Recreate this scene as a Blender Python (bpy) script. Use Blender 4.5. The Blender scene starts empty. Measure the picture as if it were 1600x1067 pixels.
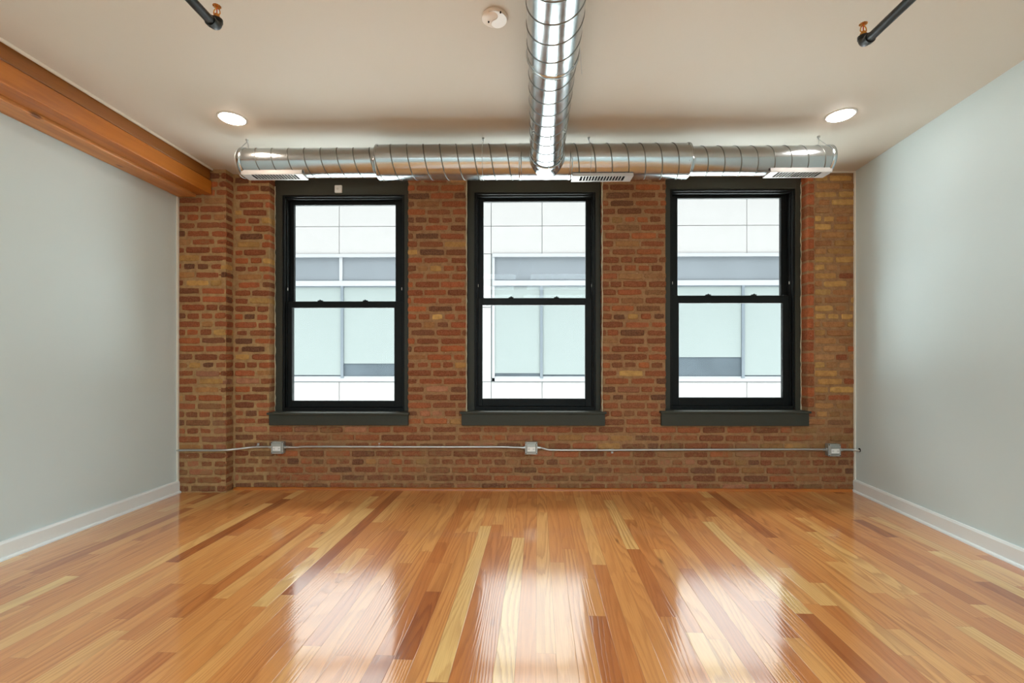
import bpy, bmesh, math, random
from mathutils import Vector, Matrix

scn = bpy.context.scene
C = scn.collection
PI = math.pi

# ------------------------------------------------------------------ camera
F = 720.0                      # focal length in pixels of a 1600 px wide frame
CX, HY = 800.0, 564.0          # principal column, horizon row
CAM = Vector((0.0, -3.89, 1.09))
YAW = 0.0108
cy_, sy_ = math.cos(YAW), math.sin(YAW)
FWD = Vector((-sy_, cy_, 0)); RGT = Vector((cy_, sy_, 0)); UP = Vector((0, 0, 1))

cam_data = bpy.data.cameras.new('camera')
cam_data.sensor_fit = 'HORIZONTAL'; cam_data.sensor_width = 36.0
cam_data.lens = 36.0 * F / 1600.0
cam_data.shift_x = 0.0
cam_data.shift_y = (HY - 533.5) / 1600.0
cam_data.clip_start = 0.05; cam_data.clip_end = 500
cam = bpy.data.objects.new('camera', cam_data); C.objects.link(cam)
cam.location = CAM; cam.rotation_euler = (PI / 2, 0, YAW)
scn.camera = cam

scn.view_settings.view_transform = 'Standard'
scn.view_settings.look = 'None'
scn.view_settings.exposure = 0.0
scn.view_settings.gamma = 1.0
scn.view_settings.use_curve_mapping = False
scn.cycles.use_denoising = True
scn.cycles.max_bounces = 10
scn.cycles.diffuse_bounces = 6
scn.cycles.glossy_bounces = 5
scn.cycles.transparent_max_bounces = 12
scn.cycles.sample_clamp_indirect = 6.0
scn.cycles.caustics_reflective = True

# ------------------------------------------------------------------ sky: overcast, brightest above the roofs across the street
SKY_BASE = 3.0
SKY_FRONT = 0.3
SKY_ZENITH = 27.0
world = bpy.data.worlds.new('sky'); scn.world = world; world.use_nodes = True
nt = world.node_tree; nt.nodes.clear()
o = nt.nodes.new('ShaderNodeOutputWorld'); bg = nt.nodes.new('ShaderNodeBackground')
tc = nt.nodes.new('ShaderNodeTexCoord'); sp = nt.nodes.new('ShaderNodeSeparateXYZ')
nt.links.new(tc.outputs['Generated'], sp.inputs[0])
def wmap(src, a, b, c, d):
    m = nt.nodes.new('ShaderNodeMapRange'); m.interpolation_type = 'SMOOTHSTEP'
    nt.links.new(src, m.inputs[0])
    for i, v in enumerate((a, b, c, d)): m.inputs[i + 1].default_value = v
    return m.outputs[0]
def wmath(op, a, b):
    m = nt.nodes.new('ShaderNodeMath'); m.operation = op
    for i, v in enumerate((a, b)):
        if isinstance(v, (int, float)): m.inputs[i].default_value = v
        else: nt.links.new(v, m.inputs[i])
    return m.outputs[0]
front = wmap(sp.outputs['Y'], 0.1, 0.6, 0, 1)
above = wmap(sp.outputs['Z'], 0.30, 0.42, 0, 1)
base = wmap(sp.outputs['Z'], -0.15, 0.1, 0.35, SKY_BASE)
st = wmath('ADD', base, wmath('MULTIPLY', wmath('MULTIPLY', front, above), SKY_FRONT))
st = wmath('ADD', st, wmath('MULTIPLY', wmap(sp.outputs['Z'], 0.62, 0.95, 0, 1), SKY_ZENITH))
nt.links.new(st, bg.inputs['Strength']); bg.inputs['Color'].default_value = (0.93, 0.98, 1.0, 1)
nt.links.new(bg.outputs[0], o.inputs[0])

# added fill: three rows of unseen area lights behind the camera
def area(name, loc, rot, sx, sy, power, col):
    l = bpy.data.lights.new(name, 'AREA'); l.shape = 'RECTANGLE'; l.size = sx; l.size_y = sy
    l.energy = power; l.color = col
    ob = bpy.data.objects.new(name, l); C.objects.link(ob); ob.location = loc; ob.rotation_euler = rot
    return ob
for yy in (-4.3, -5.6, -6.9):
    area('rear_fill_light', (-0.15, yy, 2.655), (0, 0, 0), 3.8, 0.5, 86, (0.74, 0.93, 1.0))

# ------------------------------------------------------------------ pixel helpers
def ray(x, y):
    return FWD + RGT * ((x - CX) / F) + UP * ((HY - y) / F)
def onY(x, y, Y):
    d = ray(x, y); t = (Y - CAM.y) / d.y; return CAM + d * t
def onZ(x, y, Z):
    d = ray(x, y); t = (Z - CAM.z) / d.z; return CAM + d * t
def PX(x, Y=0.0): return onY(x, HY, Y).x
def PZ(y, Y=0.0, x=808): return onY(x, y, Y).z
def cw(xc, d, z): return Vector((CAM.x, CAM.y, 0)) + RGT * xc + FWD * d + UP * z

H = 2.678
# ------------------------------------------------------------------ material helpers
def s2l(c):
    def f(v):
        v /= 255.0
        return v / 12.92 if v <= 0.04045 else ((v + 0.055) / 1.055) ** 2.4
    return (f(c[0]), f(c[1]), f(c[2]), 1.0)

class Mat:
    def __init__(s, name, color=(200, 200, 200), rough=0.5, metal=0.0, spec=0.5):
        s.m = bpy.data.materials.new(name); s.m.use_nodes = True
        s.nt = s.m.node_tree; s.b = s.nt.nodes['Principled BSDF']
        s.b.inputs['Base Color'].default_value = s2l(color)
        s.b.inputs['Roughness'].default_value = rough
        s.b.inputs['Metallic'].default_value = metal
        s.b.inputs['Specular IOR Level'].default_value = spec
    def n(s, t, **kw):
        x = s.nt.nodes.new(t)
        for k, v in kw.items(): setattr(x, k, v)
        return x
    def l(s, a, b): s.nt.links.new(a, b)
    def obj(s): return s.n('ShaderNodeTexCoord').outputs['Object']
    def mapping(s, vec, scale=(1, 1, 1), loc=None):
        m = s.n('ShaderNodeMapping'); s.l(vec, m.inputs['Vector']); m.inputs['Scale'].default_value = scale
        if loc is not None: s.l(loc, m.inputs['Location'])
        return m.outputs[0]
    def noise(s, vec, scale, detail=3, rough=0.5, out='Fac', dist=0.0):
        x = s.n('ShaderNodeTexNoise'); s.l(vec, x.inputs['Vector'])
        x.inputs['Scale'].default_value = scale; x.inputs['Detail'].default_value = detail
        x.inputs['Roughness'].default_value = rough; x.inputs['Distortion'].default_value = dist
        return x.outputs[out]
    def rng(s, v, a, b, c=0.0, d=1.0, smooth=False):
        m = s.n('ShaderNodeMapRange')
        if smooth: m.interpolation_type = 'SMOOTHSTEP'
        s.l(v, m.inputs[0])
        for i, q in enumerate((a, b, c, d)): m.inputs[i + 1].default_value = q
        return m.outputs[0]
    def math(s, op, a, b=0.0):
        m = s.n('ShaderNodeMath', operation=op)
        for i, v in enumerate((a, b)):
            if isinstance(v, (int, float)): m.inputs[i].default_value = v
            else: s.l(v, m.inputs[i])
        return m.outputs[0]
    def mix(s, fac, a, b, mode='MIX'):
        m = s.n('ShaderNodeMix', data_type='RGBA', blend_type=mode)
        for i, v in ((0, fac), (6, a), (7, b)):
            if isinstance(v, (int, float)): m.inputs[i].default_value = v
            elif isinstance(v, tuple): m.inputs[i].default_value = v
            else: s.l(v, m.inputs[i])
        return m.outputs[2]
    def bump(s, h, strength=0.3, dist=0.01):
        b = s.n('ShaderNodeBump'); b.inputs['Strength'].default_value = strength; b.inputs['Distance'].default_value = dist
        s.l(h, b.inputs['Height']); s.l(b.outputs[0], s.b.inputs['Normal']); return b
    def ramp(s, fac, stops):
        r = s.n('ShaderNodeValToRGB'); s.l(fac, r.inputs[0]); e = r.color_ramp.elements
        while len(e) < len(stops): e.new(0.5)
        for i, (p, c) in enumerate(stops): e[i].position = p; e[i].color = s2l(c)
        return r.outputs[0]

def plain(name, color, rough=0.5, metal=0.0, spec=0.5, nscale=18.0, amt=0.06, bump=0.0):
    m = Mat(name, color, rough, metal, spec); v = m.obj()
    n = m.noise(v, nscale, 4)
    c = s2l(color)
    lo = tuple(q * (1 - amt) for q in c[:3]) + (1,); hi = tuple(min(1, q * (1 + amt)) for q in c[:3]) + (1,)
    m.l(m.mix(n, lo, hi), m.b.inputs['Base Color'])
    m.l(m.rng(n, 0.3, 0.7, max(0.02, rough - 0.05), min(1, rough + 0.05)), m.b.inputs['Roughness'])
    if bump: m.bump(n, bump, 0.004)
    return m.m

# ------------------------------------------------------------------ materials
M = {}
M['wall'] = plain('painted_wall', (208, 221, 222), 0.62, nscale=3, amt=0.015)
M['ceiling'] = plain('painted_ceiling', (204, 196, 183), 0.7, nscale=2.5, amt=0.015)
M['trim'] = plain('white_trim_paint', (234, 238, 238), 0.35, nscale=6, amt=0.02)
M['bead'] = plain('plaster_bead', (222, 214, 200), 0.6, nscale=20, amt=0.05)
M['casing'] = plain('charcoal_casing_paint', (58, 58, 50), 0.5, 0.0, 0.25, nscale=12, amt=0.05)
M['frame'] = plain('black_window_paint', (16, 18, 18), 0.5, 0.0, 0.18, nscale=12, amt=0.08)
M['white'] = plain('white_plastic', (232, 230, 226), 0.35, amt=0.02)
M['greyplastic'] = plain('pale_grey_plastic', (214, 210, 204), 0.4, amt=0.02)
M['dark'] = plain('dark_hole', (12, 12, 12), 0.8, 0.0, 0.1)
M['sealant'] = plain('pale_sealant', (196, 186, 158), 0.7, nscale=60, amt=0.2, bump=0.6)
M['steel'] = plain('zinc_steel', (190, 192, 190), 0.38, 0.9, nscale=40)
M['box'] = plain('galvanised_box', (178, 180, 176), 0.45, 0.75, nscale=50, amt=0.1)
M['pipe'] = plain('black_steel_pipe', (14, 17, 17), 0.33, 0.1, nscale=60, amt=0.3, bump=0.3)
M['brass'] = plain('brass', (196, 132, 62), 0.3, 1.0, nscale=60)
M['bulb'] = plain('red_glass_bulb', (190, 60, 30), 0.1)

m = Mat('galvanised_duct', (190, 196, 198), 0.27, 1.0)
v = m.obj(); sp_ = m.noise(v, 26, 4, 0.6); big = m.noise(v, 5, 2)
m.l(m.mix(big, s2l((178, 184, 186)), s2l((206, 211, 213))), m.b.inputs['Base Color'])
m.l(m.rng(sp_, 0.25, 0.75, 0.17, 0.27), m.b.inputs['Roughness'])
m.bump(m.noise(v, 4, 1), 0.05, 0.01)
M['duct'] = m.m
M['seam'] = plain('dark_lock_seam', (112, 112, 106), 0.4, 0.7, nscale=30)  # lock seams coloured darker than the duct sheet
M['register'] = plain('aluminium_register', (196, 192, 188), 0.42, 0.6, nscale=30)

# brick: colour of each brick is on the mesh; mortar smears, soot and paint flecks come from noise
def brick_mat(name, mortar=False):
    m = Mat(name, (150, 80, 50), 0.9, spec=0.2); v = m.obj()
    a = m.n('ShaderNodeVertexColor'); a.layer_name = 'Col'
    fine = m.noise(v, 90, 5, 0.65); mid = m.noise(v, 22, 4, 0.6); big = m.noise(v, 3.5, 3, 0.6)
    col = m.mix(m.rng(mid, 0.3, 0.7), m.mix(0.5, a.outputs[0], s2l((84, 44, 22))), a.outputs[0])
    col = m.mix(m.rng(fine, 0.3, 0.75, 0.0, 0.35), col, s2l((205, 140, 105)))
    if not mortar:
        # mortar smeared over the brick faces, more in the lower courses
        sz = m.n('ShaderNodeSeparateXYZ'); m.l(v, sz.inputs[0])
        low = m.rng(sz.outputs['Z'], 0.25, 0.85, 0.10, 0.0, True)
        th = m.math('ADD', m.math('ADD', m.math('MULTIPLY', big, 0.5), m.math('MULTIPLY', mid, 0.5)), low)
        smear = m.rng(th, 0.57, 0.68, 0.0, 0.6, True)
        col = m.mix(smear, col, s2l((136, 106, 70)))
    fleck = m.rng(m.noise(v, 34, 3, 0.7), 0.71, 0.76, 0.0, 0.8, True)
    col = m.mix(fleck, col, s2l((214, 186, 160)))
    m.l(col, m.b.inputs['Base Color'])
    m.bump(m.math('ADD', fine, mid), 0.7, 0.006)
    return m.m
M['brick'] = brick_mat('old_common_brick'); M['mortar'] = brick_mat('lime_mortar', True)

def wood_mat(name, c0, c1, c2, axis=1, rough=0.4, plaster=True):
    m = Mat(name, c1, rough); v = m.obj()
    sc = [14, 14, 14]; sc[axis] = 0.9
    g = m.noise(m.mapping(v, tuple(sc)), 1.2, 4, 0.5, dist=0.4)
    sc2 = [60, 60, 60]; sc2[axis] = 1.6
    g2 = m.noise(m.mapping(v, tuple(sc2)), 3.0, 3, 0.6)
    col = m.ramp(g, [(0.25, c0), (0.5, c1), (0.8, c2)])
    col = m.mix(m.rng(g2, 0.35, 0.7, 0.0, 0.18), col, s2l(c0))
    kn = m.n('ShaderNodeTexVoronoi'); kn.inputs['Scale'].default_value = 1.0
    ksc = [7.0, 7.0, 7.0]; ksc[axis] = 3.0
    m.l(m.mapping(v, tuple(ksc)), kn.inputs['Vector'])
    col = m.mix(m.rng(kn.outputs['Distance'], 0.05, 0.14, 0.75, 0.0, True), col, s2l((70, 32, 10)))
    if plaster:
        pl = m.rng(m.noise(m.mapping(v, (1, 0.6, 1)), 9, 5, 0.7), 0.68, 0.74, 0.0, 0.45, True)
        col = m.mix(pl, col, s2l((205, 175, 150)))
    m.l(col, m.b.inputs['Base Color']); m.bump(g2, 0.3, 0.003)
    return m.m
M['timber'] = wood_mat('old_fir_timber', (148, 80, 16), (178, 104, 28), (190, 116, 38))
M['timber_dark'] = wood_mat('weathered_fir_timber', (112, 62, 12), (140, 82, 20), (152, 94, 30))
M['timber_pale'] = wood_mat('fir_board', (150, 92, 44), (196, 132, 70), (212, 152, 92), plaster=False)
M['shoe'] = wood_mat('stained_oak_moulding', (140, 74, 22), (170, 94, 32), (188, 110, 44), axis=0, rough=0.3, plaster=False)

# oak strip floor
m = Mat('oak_strip_floor', (205, 145, 90), 0.3)
v = m.obj(); a = m.n('ShaderNodeVertexColor'); a.layer_name = 'Rnd'
sr = m.n('ShaderNodeSeparateColor'); m.l(a.outputs[0], sr.inputs[0])
off = m.n('ShaderNodeCombineXYZ'); m.l(m.math('MULTIPLY', sr.outputs[1], 37.0), off.inputs[0]); m.l(m.math('MULTIPLY', sr.outputs[2], 53.0), off.inputs[1])
base = m.ramp(sr.outputs[0], [(0.0, (170, 96, 44)), (0.2, (198, 122, 62)), (0.5, (218, 148, 82)), (0.78, (227, 166, 98)), (1.0, (234, 190, 122))])
pv = m.mapping(v, (1, 0.075, 1), off.outputs[0])
pv = m.mapping(v, (6.5, 0.55, 1), off.outputs[0])
N_ = m.noise(pv, 1.0, 1.2, 0.45)
sx_ = m.n('ShaderNodeSeparateXYZ'); m.l(v, sx_.inputs[0])
val = m.math('ADD', m.math('MULTIPLY', N_, 16.0), m.math('MULTIPLY', sx_.outputs[0], 26.0))
jit = m.noise(m.mapping(v, (160, 6, 1), off.outputs[0]), 1.0, 2, 0.5)
val = m.math('ADD', val, m.math('MULTIPLY', jit, 0.5))
fr_ = m.math('FRACT', val)
grain = m.math('ADD', m.rng(fr_, 0.0, 0.16, 1.0, 0.0, True), m.rng(fr_, 0.45, 1.0, 0.0, 0.85, True))
grainamt = m.math('MULTIPLY', grain, m.rng(sr.outputs[2], 0.0, 1.0, 0.28, 0.85))
col = m.mix(grainamt, base, m.mix(1.0, base, (0.55, 0.42, 0.32, 1), 'MULTIPLY'))
fib = m.noise(m.mapping(v, (260, 5, 1), off.outputs[0]), 1.0, 3, 0.6)
col = m.mix(m.rng(fib, 0.42, 0.75, 0.0, 0.5), col, m.mix(1.0, base, (0.6, 0.45, 0.36, 1), 'MULTIPLY'))
tone = m.noise(m.mapping(v, (9, 0.9, 1), off.outputs[0]), 1.0, 2, 0.5)
col = m.mix(m.rng(tone, 0.3, 0.7, 0.0, 0.3), col, m.mix(1.0, base, (0.82, 0.66, 0.5, 1), 'MULTIPLY'))
kn = m.n('ShaderNodeTexVoronoi'); kn.inputs['Scale'].default_value = 1.0
m.l(m.mapping(v, (5, 1.1, 1), off.outputs[0]), kn.inputs['Vector'])
kcol = m.rng(kn.outputs['Distance'], 0.0, 0.075, 0.8, 0.0, True)
col = m.mix(kcol, col, s2l((110, 56, 22)))
uv = m.n('ShaderNodeUVMap'); uv.uv_map = 'plank'; su = m.n('ShaderNodeSeparateXYZ'); m.l(uv.outputs[0], su.inputs[0])
def edge(ch, wd): return m.math('MINIMUM', m.rng(ch, 0.0, wd, 0, 1), m.rng(ch, 1 - wd, 1.0, 1, 0))
seam = edge(su.outputs[0], 0.022)
col = m.mix(m.math('MULTIPLY', m.math('SUBTRACT', 1.0, seam), 0.5), col, s2l((96, 50, 20)))
sv = m.rng(su.outputs[1], 0.0, 0.0016, 1, 0)
col = m.mix(m.math('MULTIPLY', sv, 0.6), col, s2l((96, 50, 20)))
m.l(col, m.b.inputs['Base Color'])
m.b.inputs['Roughness'].default_value = 0.35
m.b.inputs['Coat Weight'].default_value = 1.0
m.b.inputs['Coat Roughness'].default_value = 0.11
m.b.inputs['Coat IOR'].default_value = 1.95
m.b.inputs['Specular IOR Level'].default_value = 0.2
b = m.bump(m.math('ADD', m.math('MULTIPLY', grain, -0.5), m.math('MULTIPLY', seam, 1.0)), 0.15, 0.0015)
b2 = m.n('ShaderNodeBump'); b2.inputs['Strength'].default_value = 0.10; b2.inputs['Distance'].default_value = 0.002
m.l(m.math('ADD', m.math('MULTIPLY', grain, -0.6), seam), b2.inputs['Height']); m.l(b2.outputs[0], m.b.inputs['Coat Normal'])
M['floor'] = m.m

# window glass
def glass(name, tint=(0.96, 0.985, 0.975, 1), refl=0.0):
    m = Mat(name); nt_ = m.nt
    t = m.n('ShaderNodeBsdfTransparent'); t.inputs[0].default_value = tint
    g = m.n('ShaderNodeBsdfGlossy'); g.inputs['Roughness'].default_value = 0.0
    fr = m.n('ShaderNodeFresnel'); fr.inputs['IOR'].default_value = 1.15
    mx = m.n('ShaderNodeMixShader'); m.l(fr.outputs[0], mx.inputs[0]); m.l(t.outputs[0], mx.inputs[1]); m.l(g.outputs[0], mx.inputs[2])
    m.l(mx.outputs[0], nt_.nodes['Material Output'].inputs['Surface'])
    return m.m
M['glass'] = glass('window_glass')

def emis(name, col, st):
    m = Mat(name, (255, 255, 255)); m.b.inputs['Emission Color'].default_value = col; m.b.inputs['Emission Strength'].default_value = st
    return m.m
M['led_left'] = emis('warm_led_diffuser', (1.0, 0.84, 0.70, 1), 60)
M['led_right'] = emis('led_diffuser', (1.0, 0.96, 0.92, 1), 60)

M['panel'] = plain('white_facade_panel', (120, 117, 116), 0.6, 0.0, 0.1, nscale=2.0, amt=0.03)
M['joint'] = plain('facade_joint', (94, 99, 100), 0.8)
M['fframe'] = plain('facade_window_frame', (117, 117, 119), 0.4, 0.0, 0.1)
M['fpane'] = plain('facade_upper_pane', (83, 86, 90), 0.35, 0.0, 0.1, nscale=0.6, amt=0.12)
M['fblind'] = plain('pale_green_frosted_pane', (99, 104, 103), 0.5, 0.0, 0.1, nscale=0.5, amt=0.03)
M['fdark'] = plain('facade_clear_pane', (58, 64, 69), 0.35, 0.0, 0.1, nscale=1.0, amt=0.3)
M['fmull'] = plain('facade_mullion', (70, 76, 82), 0.4)
M['bounce'] = plain('white_bounce_surface', (228, 230, 230), 0.8)  # for the added reflector below the windows

# ------------------------------------------------------------------ mesh helpers
class MB:
    def __init__(s): s.v = []; s.f = []; s.c = []; s.mi = []; s.smooth = []
    def add(s, vs, fs, col=None, mi=0, smooth=False):
        o_ = len(s.v); s.v += [tuple(q) for q in vs]
        for f in fs: s.f.append(tuple(o_ + i for i in f)); s.c.append(col); s.mi.append(mi); s.smooth.append(smooth)
    def box(s, x0, x1, y0, y1, z0, z1, col=None, mi=0):
        vs = [(x0, y0, z0), (x1, y0, z0), (x1, y1, z0), (x0, y1, z0), (x0, y0, z1), (x1, y0, z1), (x1, y1, z1), (x0, y1, z1)]
        s.add(vs, [(0, 3, 2, 1), (4, 5, 6, 7), (0, 1, 5, 4), (1, 2, 6, 5), (2, 3, 7, 6), (3, 0, 4, 7)], col, mi)
    def prism(s, poly, z0, z1, mi=0):
        n = len(poly)
        vs = [(x, y, z0) for x, y in poly] + [(x, y, z1) for x, y in poly]
        fs = [tuple(range(n))[::-1], tuple(range(n, 2 * n))] + [(i, (i + 1) % n, n + (i + 1) % n, n + i) for i in range(n)]
        s.add(vs, fs, None, mi)
    def extrude(s, prof, p0, p1, side, mi=0, smooth=False):
        """profile (a,b): a along 'side', b up; swept from p0 to p1"""
        p0 = Vector(p0); p1 = Vector(p1); side = Vector(side); n = len(prof)
        vs = [p0 + side * a + UP * b for a, b in prof] + [p1 + side * a + UP * b for a, b in prof]
        fs = [tuple(range(n))[::-1], tuple(range(n, 2 * n))] + [(i, (i + 1) % n, n + (i + 1) % n, n + i) for i in range(n)]
        s.add(vs, fs, None, mi, smooth)
    def tube(s, pts, r, n=16, cap=True, smooth=True, mi=0):
        pts = [Vector(p) for p in pts]; rings = []
        rr = r if isinstance(r, (list, tuple)) else [r] * len(pts)
        t0 = (pts[1] - pts[0]).normalized()
        u = t0.orthogonal().normalized()
        for i, p in enumerate(pts):
            if i == 0: t = (pts[1] - p)
            elif i == len(pts) - 1: t = (p - pts[i - 1])
            else: t = (pts[i + 1] - pts[i]).normalized() + (p - pts[i - 1]).normalized()
            t = t.normalized()
            u = (u - t * u.dot(t))
            u = u.normalized() if u.length > 1e-6 else t.orthogonal().normalized()
            w_ = t.cross(u)
            rings.append([p + (u * math.cos(2 * PI * k / n) + w_ * math.sin(2 * PI * k / n)) * rr[i] for k in range(n)])
        vs = [q for rg in rings for q in rg]; fs = []
        for i in range(len(pts) - 1):
            for k in range(n):
                a_, b_ = i * n + k, i * n + (k + 1) % n
                fs.append((a_, b_, b_ + n, a_ + n))
        s.add(vs, fs, None, mi, smooth)
        if cap:
            s.add(rings[0], [tuple(range(n))[::-1]], None, mi); s.add(rings[-1], [tuple(range(n))], None, mi)
    def ridge(s, p0, axis, u, w_, r, length, pitch, phase=0.0, hgt=0.0022, wid=0.0045, step=40, hand=1):
        turns = length / pitch; N = int(turns * step); vs = []; fs = []
        for i in range(N + 1):
            a_ = hand * 2 * PI * (i / step) + phase; t = length * i / N
            rad = u * math.cos(a_) + w_ * math.sin(a_)
            for da, rr in ((-wid, r - 0.0005), (-wid * 0.45, r + hgt), (wid * 0.45, r + hgt), (wid, r - 0.0005)):
                vs.append(p0 + axis * min(max(t + da, 0), length) + rad * rr)
        for i in range(N):
            for k in range(3):
                a_ = i * 4 + k; fs.append((a_, a_ + 1, a_ + 5, a_ + 4))
        s.add(vs, fs, None, 1, True)
    def build(s, name, mats, parent=None, bevel=0.0, seg=2, kind=None, colattr=None):
        me = bpy.data.meshes.new(name); me.from_pydata(s.v, [], s.f); 
        if not isinstance(mats, (list, tuple)): mats = [mats]
        for q in mats: me.materials.append(q)
        me.polygons.foreach_set('material_index', s.mi)
        me.polygons.foreach_set('use_smooth', s.smooth)
        if colattr:
            at = me.color_attributes.new(colattr, 'FLOAT_COLOR', 'CORNER')
            buf = []
            for p in me.polygons:
                buf += list(s.c[p.index] or (0.5, 0.5, 0.5, 1)) * p.loop_total
            at.data.foreach_set('color', buf)
        me.validate(); me.update()
        bm = bmesh.new(); bm.from_mesh(me); bmesh.ops.recalc_face_normals(bm, faces=bm.faces); bm.to_mesh(me); bm.free()
        ob = bpy.data.objects.new(name, me); C.objects.link(ob)
        if parent: ob.parent = parent; ob.matrix_parent_inverse = parent.matrix_world.inverted() if False else Matrix.Translation(-parent.location)
        if bevel:
            bv = ob.modifiers.new('bevel', 'BEVEL'); bv.width = bevel; bv.segments = seg; bv.limit_method = 'ANGLE'; bv.angle_limit = math.radians(50)
        if kind: ob['kind'] = kind
        return ob

def empty(name, loc, label=None, cat=None, group=None, kind=None):
    e = bpy.data.objects.new(name, None); C.objects.link(e); e.location = loc; e.empty_display_size = 0.1
    tag(e, label, cat, group, kind); return e
def tag(o_, label=None, cat=None, group=None, kind=None):
    if label: o_['label'] = label
    if cat: o_['category'] = cat
    if group: o_['group'] = group
    if kind: o_['kind'] = kind
    return o_

# ------------------------------------------------------------------ setting
LW0 = onY(278, HY, -0.10); LW_S = 17 / F - YAW          # left wall: x grows by LW_S per metre towards the brick
RW0 = onY(1336, HY, 0.0);  RW_S = 87 / F - YAW
def LX(y): return LW0.x + (y + 0.10) * LW_S
def RX(y): return RW0.x + y * RW_S
BACK = -8.0; OUT = 0.30

mb = MB(); mb.prism([(LX(OUT), OUT), (LX(BACK), BACK), (LX(BACK) - 0.15, BACK), (LX(OUT) - 0.15, OUT)], 0, H)
mb.build('wall_left', M['wall'], kind='structure')
mb = MB(); mb.prism([(RX(OUT), OUT), (RX(OUT) + 0.15, OUT), (RX(BACK) + 0.15, BACK), (RX(BACK), BACK)], 0, H)
mb.build('wall_right', M['wall'], kind='structure')
mb = MB(); mb.prism([(LX(OUT) - 0.15, OUT), (LX(BACK) - 0.15, BACK - 0.15), (RX(BACK) + 0.15, BACK - 0.15), (RX(OUT) + 0.15, OUT)], H, H + 0.15)
mb.build('ceiling', M['ceiling'], kind='structure')
# wall behind the camera
mb = MB(); xl, xr = LX(BACK) - 0.15, RX(BACK) + 0.15
mb.box(xl, xr, BACK - 0.15, BACK, 0, H)
mb.build('wall_rear', M['wall'], kind='structure')

# floor: oak strips laid slightly askew to the brick wall
random.seed(11)
ang = -(40 / F - YAW)
bm = bmesh.new(); uvl = bm.loops.layers.uv.new('plank'); cl = bm.loops.layers.float_color.new('Rnd')
PWD = 0.0745
x = -4.6
while x < 4.6:
    y = -9.0 - random.random() * 1.2
    while y < 1.0:
        L = random.choice((0.3, 0.42, 0.55, 0.7, 0.85, 1.0, 1.25, 1.6)) * random.uniform(0.85, 1.15)
        t = min(1, max(0, random.gauss(0.5, 0.24)))
        c = (t, random.random(), random.random(), 1)
        vs = [bm.verts.new(q) for q in ((x, y, 0), (x + PWD, y, 0), (x + PWD, y + L, 0), (x, y + L, 0))]
        f = bm.faces.new(vs)
        for lp, uvq in zip(f.loops, ((0, 0), (1, 0), (1, L), (0, L))): lp[uvl].uv = uvq; lp[cl] = c
        y += L
    x += PWD
R = Matrix.Rotation(ang, 4, 'Z'); Ri = R.inverted()
def cut(p, nrm):
    p = Ri @ Vector(p); nrm = Ri.to_3x3() @ Vector(nrm)
    bmesh.ops.bisect_plane(bm, geom=bm.verts[:] + bm.edges[:] + bm.faces[:], plane_co=p, plane_no=nrm, clear_outer=True)
cut((0, 0.12, 0), (0, 1, 0)); cut((0, BACK, 0), (0, -1, 0))
cut((LX(0), 0, 0), Vector((-1, LW_S, 0)).normalized()); cut((RX(0), 0, 0), Vector((1, -RW_S, 0)).normalized())
me = bpy.data.meshes.new('floor'); bm.to_mesh(me); bm.free(); me.materials.append(M['floor'])
fl = bpy.data.objects.new('floor', me); C.objects.link(fl); fl.rotation_euler = (0, 0, ang); fl['kind'] = 'structure'

# ------------------------------------------------------------------ brick wall
OPEN = []   # (x0, x1, z0, z1) window openings on the brick face
WPX = [dict(o=(421, 637), sill=0.655), dict(o=(728.5, 941.5), sill=0.665), dict(o=(1041, 1262), sill=0.672)]
OTOP = 2.674
for w_ in WPX: OPEN.append((PX(w_['o'][0]), PX(w_['o'][1]), w_['sill'] - 0.11, OTOP))
PIL_X = PX(353, -0.10); RCOL = (PX(1262), PX(1273.5))
random.seed(5)
REDS = [(168, 84, 40), (152, 72, 34), (180, 94, 46), (138, 68, 34), (160, 78, 38), (174, 90, 50), (134, 74, 38)]
DARKS = [(100, 62, 40), (86, 58, 42), (116, 70, 44)]
YELS = [(200, 156, 84), (188, 142, 76), (208, 166, 92), (172, 124, 72), (180, 134, 84), (160, 110, 64)]
PALE = [(192, 120, 84), (196, 134, 100)]
def brick_col(X, Z):
    r = random.random()
    right = X > RCOL[1]
    if right and Z > 0.25:
        c = random.choice(YELS) if random.random() < 0.62 + 0.35 * min(1, Z / 1.6) else random.choice(REDS)
    elif r < 0.12: c = random.choice(DARKS)
    elif r < 0.20 and Z < 1.0: c = random.choice(PALE)
    elif r < 0.26: c = random.choice(YELS)
    else: c = random.choice(REDS)
    if Z < 0.75: c = tuple(a_ * 0.7 + b_ * 0.3 for a_, b_ in zip(c, (150, 100, 72)))
    elif X > -0.4 and not right: c = tuple(a_ * 0.88 + b_ * 0.12 for a_, b_ in zip(c, (120, 96, 60)))
    k = random.uniform(0.70, 1.02) if c not in YELS else random.uniform(0.85, 1.06)
    return s2l(tuple(min(255, q * k) for q in c))
wall = MB()
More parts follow.
